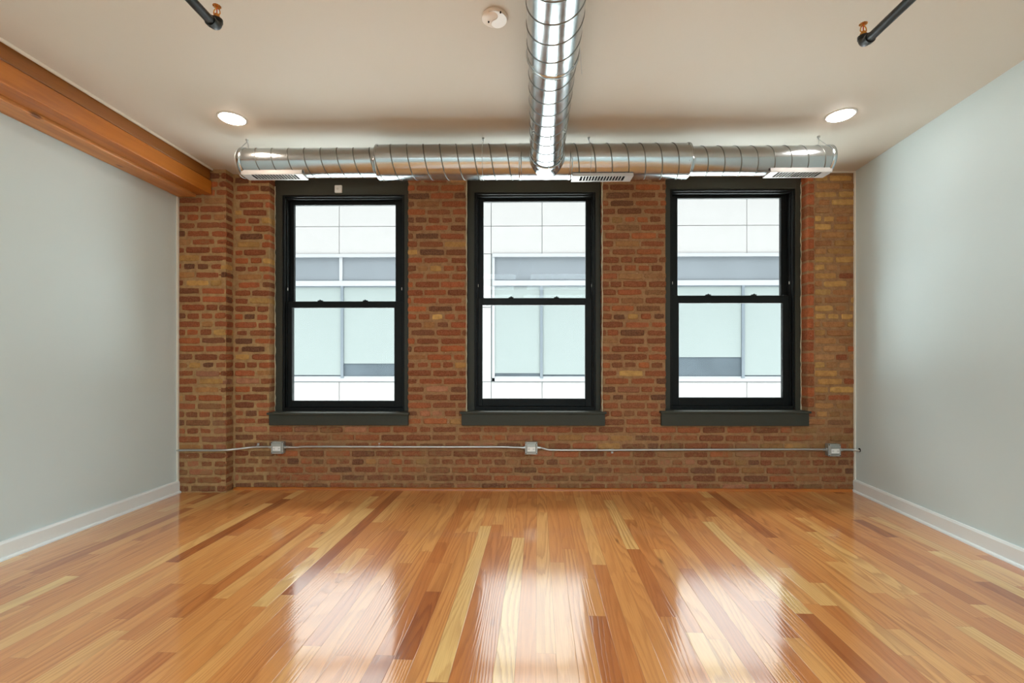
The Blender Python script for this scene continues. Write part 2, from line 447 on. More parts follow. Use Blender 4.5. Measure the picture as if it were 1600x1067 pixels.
def brick(x0, x1, z0, z1, yf, yb=None, col=None, axis='x'):
    """one brick with chamfered, slightly uneven face; axis x: face looks to -y"""
    j = lambda a_: random.uniform(-a_, a_)
    p = yf + random.uniform(-0.004, 0.003); ch = 0.006; yb = yf + 0.10 if yb is None else yb
    dz = j(0.0022); sk = j(0.0018)
    nx = max(2, int((x1 - x0) / 0.035)); cx_, cz_ = (x0 + x1) / 2, (z0 + z1) / 2
    out = []
    for k in range(nx + 1): out.append((x0 + (x1 - x0) * k / nx, z0 + dz + sk * k / nx))
    out.append((x1, cz_ + dz))
    for k in range(nx, -1, -1): out.append((x0 + (x1 - x0) * k / nx, z1 + dz + sk * k / nx))
    out.append((x0, cz_ + dz))
    hw, hh_ = (x1 - x0) / 2, (z1 - z0) / 2
    o4 = []
    for a_, b_ in out:
        corner = abs(a_ - cx_) > hw * 0.98 and abs(b_ - cz_ - dz) > hh_ * 0.8
        q = 0.003 if corner else 0
        o4.append((a_ + (q if a_ < cx_ else -q) + j(.0022), b_ + (q if b_ < cz_ + dz else -q) + j(.0024)))
    def P3(a_, b_, d_): return (a_, d_, b_) if axis == 'x' else (d_, a_, b_)
    n = len(o4)
    vb = [P3(a_, b_, yb) for a_, b_ in o4]; vm = [P3(a_, b_, p + ch * (1 if yb > yf else -1)) for a_, b_ in o4]
    vf = []
    for a_, b_ in o4:
        vf.append(P3(a_ + (ch if a_ < cx_ - hw * .9 else -ch if a_ > cx_ + hw * .9 else 0) * random.uniform(.6, 1.5), b_ + (ch if b_ < cz_ - hh_ * .3 else -ch if b_ > cz_ + hh_ * .3 else 0) * random.uniform(.5, 1.3), p + j(.0016)))
    vs = vb + vm + vf; fs = []
    for k in range(n):
        k2 = (k + 1) % n
        fs += [(k, k2, n + k2, n + k), (n + k, n + k2, 2 * n + k2, 2 * n + k)]
    m_ = n - 1          # face strip between lower and upper edge
    lo_ = list(range(0, nx + 1)); up_ = list(range(nx + 2, 2 * nx + 3))[::-1]
    for k in range(nx): fs.append((2 * n + lo_[k], 2 * n + lo_[k + 1], 2 * n + up_[k + 1], 2 * n + up_[k]))
    fs.append((2 * n + nx, 2 * n + nx + 1, 2 * n + nx + 2)); fs.append((2 * n + 2 * nx + 2, 2 * n + m_, 2 * n))
    wall.add(vs, fs, col or brick_col(cx_ if axis == 'x' else PIL_X, cz_), 0)
COURSE, BH, JT = 0.0682, 0.0485, 0.0155
def lay(xa, xb, zlo, zhi, yf, ends_full=True, pat=None):
    n0 = int(math.floor(zlo / COURSE)); k = n0
    while k * COURSE + BH < zhi + 0.02:
        z0 = k * COURSE + 0.008; z1 = min(z0 + BH, H - 0.002)
        if z1 - z0 > 0.015 and z0 >= zlo - 0.03:
            yield k, z0, z1
        k += 1
def subtract(iv, a, b):
    out = []
    for p, q in iv:
        if b <= p or a >= q: out.append((p, q)); continue
        if a > p: out.append((p, a))
        if b < q: out.append((b, q))
    return out
XL, XR = LX(0) - 0.1, RX(0) - 0.002
mortar = MB()
def courses(x_from, x_to, yf, holes=True):
    for k, z0, z1 in lay(x_from, x_to, 0.0, H, yf):
        iv = [(x_from, x_to)]
        if holes:
            for a_, b_, c_, d_ in OPEN:
                if z1 > c_ + 0.02 and z0 < d_ - 0.015: iv = subtract(iv, a_, b_)
            if z0 > 0.66: iv = subtract(iv, RCOL[0], RCOL[1])
        header = (k % 6 == 3); bl = 0.093 if header else 0.198
        for p, q in iv:
            x_ = p - random.uniform(0, bl * 0.5) - (0.104 if k % 2 else 0)
            while x_ < q:
                L_ = bl * random.uniform(0.94, 1.05)
                if random.random() < 0.10 and not header: L_ = 0.093
                a_, b_ = max(x_, p), min(x_ + L_, q)
                if b_ - a_ > 0.028: brick(a_, b_, z0, z1, yf)
                x_ += L_ + JT * random.uniform(0.7, 1.4)
courses(PIL_X + 0.012, XR, 0.0)
courses(LX(-0.1) - 0.02, PIL_X, -0.10, holes=False)
# pilaster return, facing the windows
for k, z0, z1 in lay(0, 0, 0, H, 0):
    brick(-0.097, -0.012 + random.uniform(-.004, .003), z0, z1, PIL_X + 0.001, yb=PIL_X - 0.06, col=None, axis='y')
# quoin column right of the third window, taller bricks
z_ = 0.70
while z_ < OTOP - 0.02:
    hh = random.uniform(0.078, 0.088)
    brick(RCOL[0] + 0.001, RCOL[1] - 0.006, z_, min(z_ + hh, H), -0.001, col=s2l(random.choice(REDS)))
    z_ += hh + 0.013
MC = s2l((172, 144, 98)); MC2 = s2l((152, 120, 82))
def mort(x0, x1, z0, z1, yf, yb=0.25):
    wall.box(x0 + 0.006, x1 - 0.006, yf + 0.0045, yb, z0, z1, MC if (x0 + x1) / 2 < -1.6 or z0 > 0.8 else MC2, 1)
edges = [XL] + [v_ for o_ in OPEN for v_ in (o_[0], o_[1])] + [RX(0) + 0.02]
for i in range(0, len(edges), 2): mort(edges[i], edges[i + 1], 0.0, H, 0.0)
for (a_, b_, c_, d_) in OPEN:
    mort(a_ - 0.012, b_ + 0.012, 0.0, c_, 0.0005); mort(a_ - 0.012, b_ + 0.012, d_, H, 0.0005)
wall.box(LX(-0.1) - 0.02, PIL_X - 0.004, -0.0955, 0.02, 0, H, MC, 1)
wb = wall.build('wall_brick', [M['brick'], M['mortar']], kind='structure', colattr='Col')

# ------------------------------------------------------------------ windows
WIN = [
 dict(cas=(430, 441, 632, 643), frame=(441, 632, 303.3, 643.3), up=(460.5, 618.5, 320, 471.5), lo=(458, 617, 481, 626), sillx=(416, 638.5)),
 dict(cas=(730, 741, 931, 940), frame=(741, 931, 300.2, 640.3), up=(755.5, 915, 315.5, 466.8), lo=(754, 914, 477, 622.5), sillx=(718.5, 948)),
 dict(cas=(1040, 1047, 1242.5, 1252), frame=(1047, 1242.5, 296.3, 637.9), up=(1058, 1219, 311.5, 463.3), lo=(1059.5, 1221, 474.5, 620.5), sillx=(1032.5, 1268.5)),
]
YC = 0.09       # face of the grey casing
def ring(mb, x0, x1, z0, z1, a0, a1, b0, b1, y0, y1):
    """rectangular frame: outer x0..x1,z0..z1, hole a0..a1,b0..b1"""
    mb.box(x0, a0, y0, y1, z0, z1); mb.box(a1, x1, y0, y1, z0, z1)
    mb.box(a0, a1, y0, y1, b1, z1); mb.box(a0, a1, y0, y1, z0, b0)
for i, w_ in enumerate(WIN):
    ox0, ox1, oz0, oz1 = OPEN[i]; sz_ = WPX[i]['sill']
    root = empty('window_%d' % (i + 1), ((ox0 + ox1) / 2, YC, sz_), kind='structure')
    fx0, fx1 = PX(w_['frame'][0], YC), PX(w_['frame'][1], YC)
    fz1, fz0 = PZ(w_['frame'][2], YC), sz_
    mb = MB(); ring(mb, ox0 + 0.001, ox1 - 0.001, sz_, oz1, fx0, fx1, fz0 + 0.0005, fz1, YC, 0.25)
    mb.build('casing', M['casing'], root, bevel=0.002)
    # black frame: jamb face, step, channel
    YU, YL = 0.185, 0.15        # planes of the upper (outer) and lower (inner) glass
    ux0, ux1, uz1, uz0 = PX(w_['up'][0], YU), PX(w_['up'][1], YU), PZ(w_['up'][2], YU), PZ(w_['up'][3], YU)
    lx0, lx1, lz1, lz0 = PX(w_['lo'][0], YL), PX(w_['lo'][1], YL), PZ(w_['lo'][2], YL), PZ(w_['lo'][3], YL)
    gx0, gx1 = min(ux0, lx0), max(ux1, lx1)
    mb = MB()
    jx0, jx1 = fx0 + 0.018, fx1 - 0.018
    ring(mb, fx0, fx1, fz0, fz1, jx0, jx1, fz0 + 0.03, fz1 - 0.016, YC + 0.006, YC + 0.032)
    ring(mb, fx0, fx1, fz0, fz1, jx0 + 0.010, jx1 - 0.010, fz0 + 0.03, fz1 - 0.026, YC + 0.032, 0.25)
    for sx in (jx0 + 0.010, jx1 - 0.016): mb.box(sx, sx + 0.006, YC + 0.082, YC + 0.088, fz0 + 0.03, fz1 - 0.026)
    mb.build('window_frame', M['frame'], root, bevel=0.0015)
    sx0, sx1 = jx0 + 0.0105, jx1 - 0.0105
    mb = MB(); ring(mb, sx0, sx1, uz0 - 0.045, fz1 - 0.027, ux0, ux1, uz0, uz1, YU - 0.012, YU + 0.02)
    su_ = mb.build('upper_sash', M['frame'], root, bevel=0.003)
    mb = MB(); mb.box(ux0 - 0.004, ux1 + 0.004, YU, YU + 0.004, uz0 - 0.004, uz1 + 0.004); mb.build('pane', M['glass'], root)
    mb = MB(); ring(mb, sx0, sx1, fz0 + 0.0305, uz0 - 0.001, lx0, lx1, lz0, lz1, YL - 0.022, YL + 0.012)
    mb.build('lower_sash', M['frame'], root, bevel=0.003)
    mb = MB(); mb.box(lx0 - 0.004, lx1 + 0.004, YL, YL + 0.004, lz0 - 0.004, lz1 + 0.004); mb.build('pane', M['glass'], root)
    for k, sx in enumerate((sx0 + 0.02, sx1 - 0.05)):   # tilt latches on the meeting rail
        mb = MB(); mb.box(sx, sx + 0.03, YL - 0.026, YL + 0.004, uz0 - 0.001, uz0 + 0.004); mb.build('tilt_latch', M['frame'], root, bevel=0.001)
    for sx in (jx0 + 0.011, jx1 - 0.017):
        mb = MB(); mb.box(sx + 0.001, sx + 0.005, YC + 0.03, YC + 0.036, uz0 + 0.095, uz0 + 0.118)
        tag(mb.build('balance_clip', M['greyplastic'], root), 'pale grey clip')
    for sx in (0.28, 0.72):
        xx = lx0 + (lx1 - lx0) * sx
        mb = MB(); mb.box(xx - 0.02, xx + 0.02, YL - 0.035, YL - 0.01, uz0 - 0.002, uz0 + 0.006); mb.tube([(xx, YL - 0.03, uz0 + 0.006), (xx, YL - 0.03, uz0 + 0.012)], 0.006, 10)
        mb.build('sash_lock', M['frame'], root)
    # stool and apron
    YS = -0.045
    a0, a1 = PX(w_['sillx'][0], YS), PX(w_['sillx'][1], YS)
    mb = MB()
    t = 0.018
    mb.box(a0, a1, YS, 0.0, sz_ - t, sz_); mb.box(ox0 + 0.002, ox1 - 0.002, 0.0, YC + 0.03, sz_ - t, sz_)
    mb.build('window_stool', M['casing'], root, bevel=0.004, seg=3)
    mb = MB(); mb.box(a0 + 0.012, a1 - 0.010, YS + 0.018, 0.001, PZ(665, -0.03), sz_ - t)
    mb.build('apron', M['casing'], root, bevel=0.002)
    # ragged sealant where casing meets brick
    mb = MB(); random.seed(40 + i)
    sides = ((ox0, 1), (ox1, -1)) if i == 1 else (((ox0, 1),) if i == 0 else ((ox1, -1),))
    yq = 0.001 if i == 1 else YC - 0.004
    for xx, sg in sides:
        z_ = sz_; pts = []
        while z_ < oz1 - 0.05:
            pts.append((xx + sg * random.uniform(0.0, 0.0045), yq + random.uniform(0, 0.003), z_)); z_ += 0.03
        mb.tube(pts, [random.uniform(0.002, 0.0055) for _ in pts], 6)
    tag(mb.build('sealant_bead', M['sealant'], root), 'ragged pale sealant line')

# small sensor on the header of the first window
sx, sz2 = PX(529.5, YC), PZ(295, YC)
root = empty('contact_sensor', (sx, YC, sz2 - 0.03), 'small white square sensor on the charcoal header of the left window', 'sensor')
mb = MB(); mb.box(sx - 0.0325, sx + 0.0325, YC - 0.018, YC, sz2 - 0.034, sz2 + 0.034); mb.build('housing', M['white'], root, bevel=0.008, seg=4)
mb = MB(); mb.tube([(sx - 0.004, YC - 0.0195, sz2), (sx - 0.004, YC - 0.0175, sz2)], 0.011, 20); tag(mb.build('button', M['greyplastic'], root), 'round grey button')

# ------------------------------------------------------------------ trims
def bboard(name, A, B, side):
    mb = MB()
    prof = [(0, 0), (0.016, 0), (0.016, 0.088), (0.013, 0.094), (0.010, 0.101), (0, 0.101)]
    mb.extrude(prof, A, B, side)
    q = [(0.016, 0)] + [(0.016 + 0.014 * math.cos(a_), 0.016 * math.sin(a_)) for a_ in [k * PI / 12 for k in range(7)]]
    mb.extrude(q, A, B, side)
    return mb.build(name, M['trim'], kind='structure')
bboard('baseboard_left', (LX(-0.10), -0.10, 0), (LX(BACK), BACK, 0), Vector((1, -LW_S, 0)).normalized())
bboard('baseboard_right', (RX(0.0), 0.0, 0), (RX(BACK), BACK, 0), Vector((-1, RW_S, 0)).normalized())
mb = MB()
q = [(0, 0), (0.019, 0)] + [(0.019 * math.cos(a_), 0.021 * math.sin(a_)) for a_ in [k * PI / 12 for k in range(1, 7)]]
mb.extrude(q, (PIL_X + 0.01, -0.004, 0), (RX(0) - 0.034, -0.004, 0), (0, -1, 0))
mb.build('baseboard_brick', M['shoe'], kind='structure')
# plaster edge beads: right corner (vertical, and along the ceiling), left corner, beam top
mb = MB(); mb.box(RX(0) - 0.014, RX(0) - 0.0005, -0.012, 0.0, 0.1, H - 0.001); mb.box(PX(1270), RX(0) - 0.014, -0.012, 0.0, H - 0.014, H - 0.001)
mb.build('trim_1', M['bead'], kind='structure')
zb_l = 2.447
mb = MB(); mb.box(LX(-0.11) + 0.0005, LX(-0.11) + 0.012, -0.118, -0.1005, 0.1, zb_l - 0.002)
mb.build('trim_2', M['bead'], kind='structure')

# ------------------------------------------------------------------ timber beam, ledger, ceiling bead
BZ = 2.466
bxa = onY(331, HY, -0.105).x          # right face at the pilaster
A = Vector((bxa, -0.106, 0)); Bp = Vector((bxa - (7.85 - 0.105) * LW_S, -7.95, 0))
def slab(name, off0, off1, z0, z1, mat, parent=None, sub=30, amp=0.0):
    """long timber between two offsets (metres to the left of the beam's right face)"""
    mb = MB(); random.seed(int(z0 * 1000)); rings = []
    for i in range(sub + 1):
        t_ = i / sub; p = A.lerp(Bp, t_); j = lambda: random.uniform(-amp, amp)
        rings.append([(p.x - off0 + j(), p.y, z0 + j()), (p.x - off0 + j(), p.y, z1), (p.x - off1, p.y, z1), (p.x - off1, p.y, z0 + j())])
    vs = [q_ for r_ in rings for q_ in r_]; fs = []
    for i in range(sub):
        for k in range(4): fs.append((i * 4 + k, i * 4 + (k + 1) % 4, i * 4 + 4 + (k + 1) % 4, i * 4 + 4 + k))
    fs += [(0, 1, 2, 3), tuple(sub * 4 + k for k in (3, 2, 1, 0))]
    mb.add(vs, fs); return mb.build(name, mat, parent, bevel=0.006, seg=2)
root = empty('timber_beam', (A.x - 0.09, -4, BZ), 'heavy orange brown timber beam running along the ceiling above the left wall', 'beam')
slab('lower_timber', 0.0, 0.128, BZ, BZ + 0.112, M['timber'], root, amp=0.0015)
slab('upper_timber', 0.010, 0.128, BZ + 0.118, H - 0.001, M['timber_dark'], root, amp=0.001)
wl = bxa - LX(-0.1)
lg = slab('timber_ledger', 0.13, wl - 0.006, 2.445, BZ + 0.08, M['timber_pale'], None, amp=0.001)
lg.name = 'ledger_board'
tag(lg, 'paler narrow ledger board between the big beam and the left wall', 'board')
mb = MB(); mb.extrude([(0, 0), (0.012, 0), (0.012, 0.014), (0, 0.014)], A + UP * (H - 0.0145), Bp + UP * (H - 0.0145), (1, 0, 0))
mb.build('trim_3', M['bead'], kind='structure')

# ------------------------------------------------------------------ ducts
DY, DZ = -0.61, 1.09 + 1.416
RS, RB = 0.0985, 0.119
PITCH = 0.1145
def duct_x(name, x0, x1, r, parent, phase=0, ridge=True, hand=-1, mat=None):
    mb = MB(); mb.tube([(x0, DY, DZ), (x1, DY, DZ)], r, 72, cap=False)
    if ridge: mb.ridge(Vector((x0, DY, DZ)), Vector((1, 0, 0)), Vector((0, -1, 0)), Vector((0, 0, 1)), r, x1 - x0, PITCH, phase, hand=hand)
    return mb.build(name, [M['duct'], M['seam']], parent)
def band_x(mb, x, r, wd=0.02, h_=0.004):
    mb.tube([(x - wd / 2, DY, DZ), (x - wd / 2 + 0.001, DY, DZ), (x + wd / 2 - 0.001, DY, DZ), (x + wd / 2, DY, DZ)], [r, r + h_, r + h_, r], 72, cap=False)
xL, xR = PX(371, DY - 0.09), PX(1306, DY - 0.09)
xa, xb = PX(584, DY - 0.11), PX(1083, DY - 0.11)
t0_, t1_ = PX(812, DY - 0.12), PX(894, DY - 0.12)
duct = empty('ventilation_duct', ((xL + xR) / 2, DY, DZ - RB), 'round galvanised spiral duct running level across the tops of the three windows', 'duct')
duct_x('left_end_section', xL, xa + 0.03, RS, duct, 0.6)
duct_x('right_end_section', xb - 0.03, xR, RS, duct, 1.1)
duct_x('middle_section', xa, t0_, RB, duct, 0.3)
duct_x('middle_section', t1_, xb, RB, duct, 2.1)
# end caps
for nm, x_, sg in (('end_cap', xL, -1), ('end_cap', xR, 1)):
    mb = MB(); mb.tube([(x_ + sg * 0.004, DY, DZ), (x_ + sg * 0.003, DY, DZ), (x_ - sg * 0.022, DY, DZ), (x_ - sg * 0.023, DY, DZ)], [RS - 0.004, RS + 0.005, RS + 0.005, RS], 72, cap=False)
    mb.tube([(x_ - sg * 0.006, DY, DZ), (x_ - sg * 0.004, DY, DZ)], RS, 72, cap=True)
    mb.build(nm, M['duct'], duct)
# reducers (short annular step from 10 to 8 inch)
for x_, sg in ((xa, 1), (xb, -1)):
    mb = MB(); mb.tube([(x_ - sg * 0.022, DY, DZ), (x_ - sg * 0.012, DY, DZ), (x_ - sg * 0.004, DY, DZ), (x_, DY, DZ), (x_ + sg * 0.012, DY, DZ)], [RS + 0.001, RS + 0.004, RS + 0.008, RB + 0.003, RB + 0.001], 72, cap=False)
    for a_ in (2.4, 3.5, 4.3, 5.2):
        mb.tube([(x_ + sg * 0.02, DY + math.cos(a_) * (RB), DZ + math.sin(a_) * (RB)), (x_ + sg * 0.02, DY + math.cos(a_) * (RB + .004), DZ + math.sin(a_) * (RB + .004))], 0.004, 8)
    mb.build('reducer', M['duct'], duct)
# tee body with saddle collar towards the branch
fd = Vector((35 / F - YAW, 1, 0)).normalized(); fsd = Vector((fd.y, -fd.x, 0))
jn = cw(0.086 + 0.0483 * 3.28, 3.28, DZ); RF = 0.116
mb = MB(); mb.tube([(t0_, DY, DZ), (t1_, DY, DZ)], RB + 0.0015, 72, cap=False); band_x(mb, t0_ + 0.004, RB, 0.02); band_x(mb, t1_ - 0.004, RB, 0.02)
for x_ in (t0_ - 0.03, t1_ + 0.03, t0_ + 0.03, t1_ - 0.02):
    for a_ in (3.3, 4.0, 4.6): mb.tube([(x_, DY + math.cos(a_) * RB, DZ + math.sin(a_) * RB), (x_, DY + math.cos(a_) * (RB + .005), DZ + math.sin(a_) * (RB + .005))], 0.0035, 8)
jx = (t0_ + t1_) / 2
mb.tube([(jn.x, DY, DZ), (jn.x, DY, DZ) + 0 * fd if False else jn - fd * 0.11, jn - fd * 0.135, jn - fd * 0.15], [RF + 0.012, RF + 0.012, RF + 0.004, RF + 0.0025], 72, cap=False)
mb.build('tee_fitting', M['duct'], duct)

fduct = empty('ventilation_duct', (jn.x, -3, DZ - RF), 'round galvanised spiral duct hanging from the ceiling and pointing towards the viewer', 'duct')
sec = 1.165                                   # first joint, metres before the junction
def duct_f(name, s0, s1, r, ph):
    p0, p1 = jn - fd * s0, jn - fd * s1
    mb = MB(); mb.tube([p0, p1], r, 72, cap=False)
    mb.ridge(p0, -fd, Vector((0, 0, -1)), fsd, r, s1 - s0, PITCH, ph, hand=1)
    return mb.build(name, [M['duct'], M['seam']], fduct)
duct_f('near_section', sec + 0.0, 7.2, RF + 0.0015, 0.4)
duct_f('far_section', 0.14, sec, RF - 0.003, 0.0)
for s_ in (sec, 0.165):
    mb = MB(); p = jn - fd * s_
    mb.tube([p + fd * 0.012, p + fd * 0.011, p - fd * 0.011, p - fd * 0.012], [RF, RF + 0.004, RF + 0.004, RF], 72, cap=False)
    mb.build('joint_band', M['duct'], fduct)
for s_ in (sec + 0.02, sec - 0.02, 0.60, 0.57, 0.18):
    for a_ in (0.1, 0.9, -0.9):
        dr = Vector((0, 0, -1)) * math.cos(a_) + fsd * math.sin(a_); p = jn - fd * s_
        mb = MB(); mb.tube([p + dr * (RF - 0.004), p + dr * (RF + 0.005)], 0.0035, 8); mb.build('screw', M['steel'], fduct)

# supply registers under the duct
def register(pa, pb, z, parent, slat0, slat1, label):
    """pa..pb pixel columns on the near edge"""
    y0 = DY - 0.065; y1 = DY + 0.040
    x0, x1 = PX(pa, y0), PX(pb, y0)
    top = z + (0.033 if pa != 895 else 0.022)
    mb = MB(); ring_z = []
    # frame seen from below: flange with hole
    hx0, hx1 = x0 + (x1 - x0) * slat0, x0 + (x1 - x0) * slat1
    mb.box(x0, hx0, y0, y1, z, z + 0.004); mb.box(hx1, x1, y0, y1, z, z + 0.004)
    mb.box(hx0, hx1, y0, y0 + 0.008, z, z + 0.004); mb.box(hx0, hx1, y1 - 0.014, y1, z, z + 0.004)
    mb.box(x0, x1, y0, y0 + 0.003, z + 0.004, top); mb.box(x0, x1, y1 - 0.003, y1, z + 0.004, top - 0.004)
    mb.box(x0, x0 + 0.003, y0, y1, z + 0.004, z + 0.016); mb.box(x1 - 0.003, x1, y0, y1, z + 0.004, z + 0.016)
    r_ = mb.build('register', M['register'], parent, bevel=0.001)
    tag(r_, label)
    mb = MB(); mb.box(hx0 - .002, hx1 + .002, y0 + 0.007, y1 - 0.013, z + 0.0055, z + 0.006)  # damper plate, coloured black to give the shade between the vanes
    d_ = mb.build('damper_shade', M['dark'], None); d_.parent = r_; d_.matrix_parent_inverse = r_.matrix_world.inverted(); d_.location = -parent.location if False else (0, 0, 0)
    d_.matrix_parent_inverse = Matrix.Translation(Vector(parent.location) * 0)
    n = max(8, int((hx1 - hx0) / 0.0205)); mb = MB()
    for k in range(1, n):
        xx = hx0 + (hx1 - hx0) * k / n
        mb.box(xx - 0.003, xx + 0.003, y0 + 0.0082, y1 - 0.0142, z + 0.0003, z + 0.0052)
    s_ = mb.build('vanes', M['register'], None); s_.parent = r_
    return r_
register(376, 472, DZ - RS - 0.008, duct, 0.15, 0.88, 'left register grille')
register(1204, 1301, DZ - RS - 0.008, duct, 0.13, 0.85, 'right register grille')
register(895, 990, DZ - RB - 0.009, duct, 0.13, 0.87, 'middle register grille')

# cable hangers
def hanger(px, r, spread, label, lead=0.0):
    x_ = PX(px, DY)
    e = empty('duct_hanger', (x_, DY, H), label, 'hanger', None)
    mb = MB(); mb.tube([(x_, DY, H), (x_, DY, H - 0.012)], 0.009, 12); mb.tube([(x_, DY, H - 0.012), (x_, DY, H - 0.022)], 0.005, 10)
    mb.build('anchor', M['steel'], e)
    pts = [(x_, DY, H - 0.02)]
    for k in range(0, 41):
        a_ = PI / 2 + 0.55 + k * (2 * PI - 1.1) / 40
        pts.append((x_ + spread * (1 - abs(k - 20) / 20) ** 0.5 * 0.6 + spread * 0.4, DY + math.cos(a_) * (r + 0.0022), DZ + math.sin(a_) * (r + 0.0022)))
    pts.append((x_ + 0.004, DY, H - 0.02))
    mb = MB(); mb.tube(pts, 0.0016, 6); mb.build('cable', M['steel'], e)
    return e
hanger(386, RS, -0.035, 'thin cable hanger holding up the left end of the level duct')
hanger(1279, RS, 0.055, 'thin cable hanger holding up the right end of the level duct')
hanger(755, RB, 0.0, 'short cable hanger on the level duct, left of the branch duct')
hanger(920, RB, 0.0, 'short cable hanger on the level duct, right of the branch duct')
# cable hanger on the branch duct with a loose tail
e = empty('duct_hanger', tuple((jn - fd * 1.16) + UP * (H - DZ)), 'cable hanger with a loose drooping tail around the branch duct', 'hanger')
p = jn - fd * 1.16; mb = MB(); pts = [p + UP * (H - DZ - 0.001)]
for k in range(41):
    a_ = -PI + 0.5 + k * (2 * PI - 1.0) / 40
    pts.append(p + (Vector((0, 0, -1)) * math.cos(a_) + fsd * math.sin(a_)) * (RF + 0.006))
pts.append(p + UP * (H - DZ - 0.001)); mb.tube(pts, 0.0014, 6); mb.build('cable', M['steel'], e)
q0 = p + fsd * (RF + 0.006) + UP * 0.03
mb = MB(); mb.tube([q0, q0 + fsd * 0.006 - UP * 0.03 + fd * 0.02, q0 + fsd * 0.012 - UP * 0.055 + fd * 0.05, q0 + fsd * 0.02 - UP * 0.075 + fd * 0.09], 0.0013, 6); mb.build('cable_tail', M['steel'], e)

# ------------------------------------------------------------------ recessed lights
def downlight(px, py, mat, label):
    p = onZ(px, py, H)
    e = empty('recessed_light', tuple(p), label, 'ceiling light', 'round recessed lights in the ceiling')
    mb = MB(); n = 48; vs = []; prof = [(0.088, 0.0), (0.087, -0.003), (0.076, -0.005), (0.0735, -0.002)]
    for k in range(n):
        a_ = 2 * PI * k / n
        for r, z in prof: vs.append((p.x + r * math.cos(a_), p.y + r * math.sin(a_), H + z))
    fs = [(k * 4 + i, k * 4 + i + 1, ((k + 1) % n) * 4 + i + 1, ((k + 1) % n) * 4 + i) for k in range(n) for i in range(3)]
    mb.add(vs, fs, smooth=True); mb.build('trim_ring', M['white'], e)
    mb = MB(); vs = [(p.x, p.y, H - 0.016)]
    for rr, zz_ in ((0.03, 0.0155), (0.055, 0.013), (0.069, 0.009), (0.0745, 0.003)):
        vs += [(p.x + rr * math.cos(2 * PI * k / n), p.y + rr * math.sin(2 * PI * k / n), H - zz_) for k in range(n)]
    fs = [(0, 1 + k, 1 + (k + 1) % n) for k in range(n)]
    for q in range(3): fs += [(1 + q * n + k, 1 + q * n + n + k, 1 + q * n + n + (k + 1) % n, 1 + q * n + (k + 1) % n) for k in range(n)]
    mb.add(vs, fs, smooth=True); mb.build('diffuser', mat, e)
downlight(363, 185, M['led_left'], 'glowing round recessed light in the ceiling on the left, above the duct end')
downlight(1313.5, 180, M['led_right'], 'glowing round recessed light in the ceiling on the right, near the right wall')

# ------------------------------------------------------------------ round ceiling plate
p = onZ(773, 27, H); pr = 0.0605
e = empty('ceiling_plate', tuple(p), 'round white cover plate with two screws on the ceiling beside the branch duct', 'cover plate')
mb = MB(); n = 64; prof = [(pr, 0.0), (pr, -0.006), (pr - 0.004, -0.010), (0.0, -0.0115)]
vs = [(p.x + r * math.cos(2 * PI * k / n), p.y + r * math.sin(2 * PI * k / n), H + z) for k in range(n) for r, z in prof]
mb.add(vs, [(k * 4 + i, k * 4 + i + 1, ((k + 1) % n) * 4 + i + 1, ((k + 1) % n) * 4 + i) for k in range(n) for i in range(3)], smooth=True)
mb.build('disc', plain('cover_plate_plastic', (224, 212, 198), 0.35, amt=0.02), e)
# gloss reflection on the plate, put in as a whiter raised swirl
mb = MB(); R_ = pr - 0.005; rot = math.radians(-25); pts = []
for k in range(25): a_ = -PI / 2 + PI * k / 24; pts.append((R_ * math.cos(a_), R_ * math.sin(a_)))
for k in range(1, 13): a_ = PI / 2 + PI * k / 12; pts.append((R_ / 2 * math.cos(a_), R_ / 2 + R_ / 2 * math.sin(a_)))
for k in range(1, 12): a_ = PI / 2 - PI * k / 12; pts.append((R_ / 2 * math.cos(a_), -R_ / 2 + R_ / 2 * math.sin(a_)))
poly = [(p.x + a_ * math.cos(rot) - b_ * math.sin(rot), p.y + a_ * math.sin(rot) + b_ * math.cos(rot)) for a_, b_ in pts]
mb.prism(poly, H - 0.0135, H - 0.009); tag(mb.build('reflection_half', M['white'], e), 'gloss reflection shaped as a whiter curved half')
for qx, qy in ((782, 19), (763.5, 34)):
    q = onZ(qx, qy, H - 0.012); mb = MB(); mb.tube([(q.x, q.y, H - 0.016), (q.x, q.y, H - 0.009)], 0.0035, 10); tag(mb.build('screw', M['dark'], e), 'dark screw')

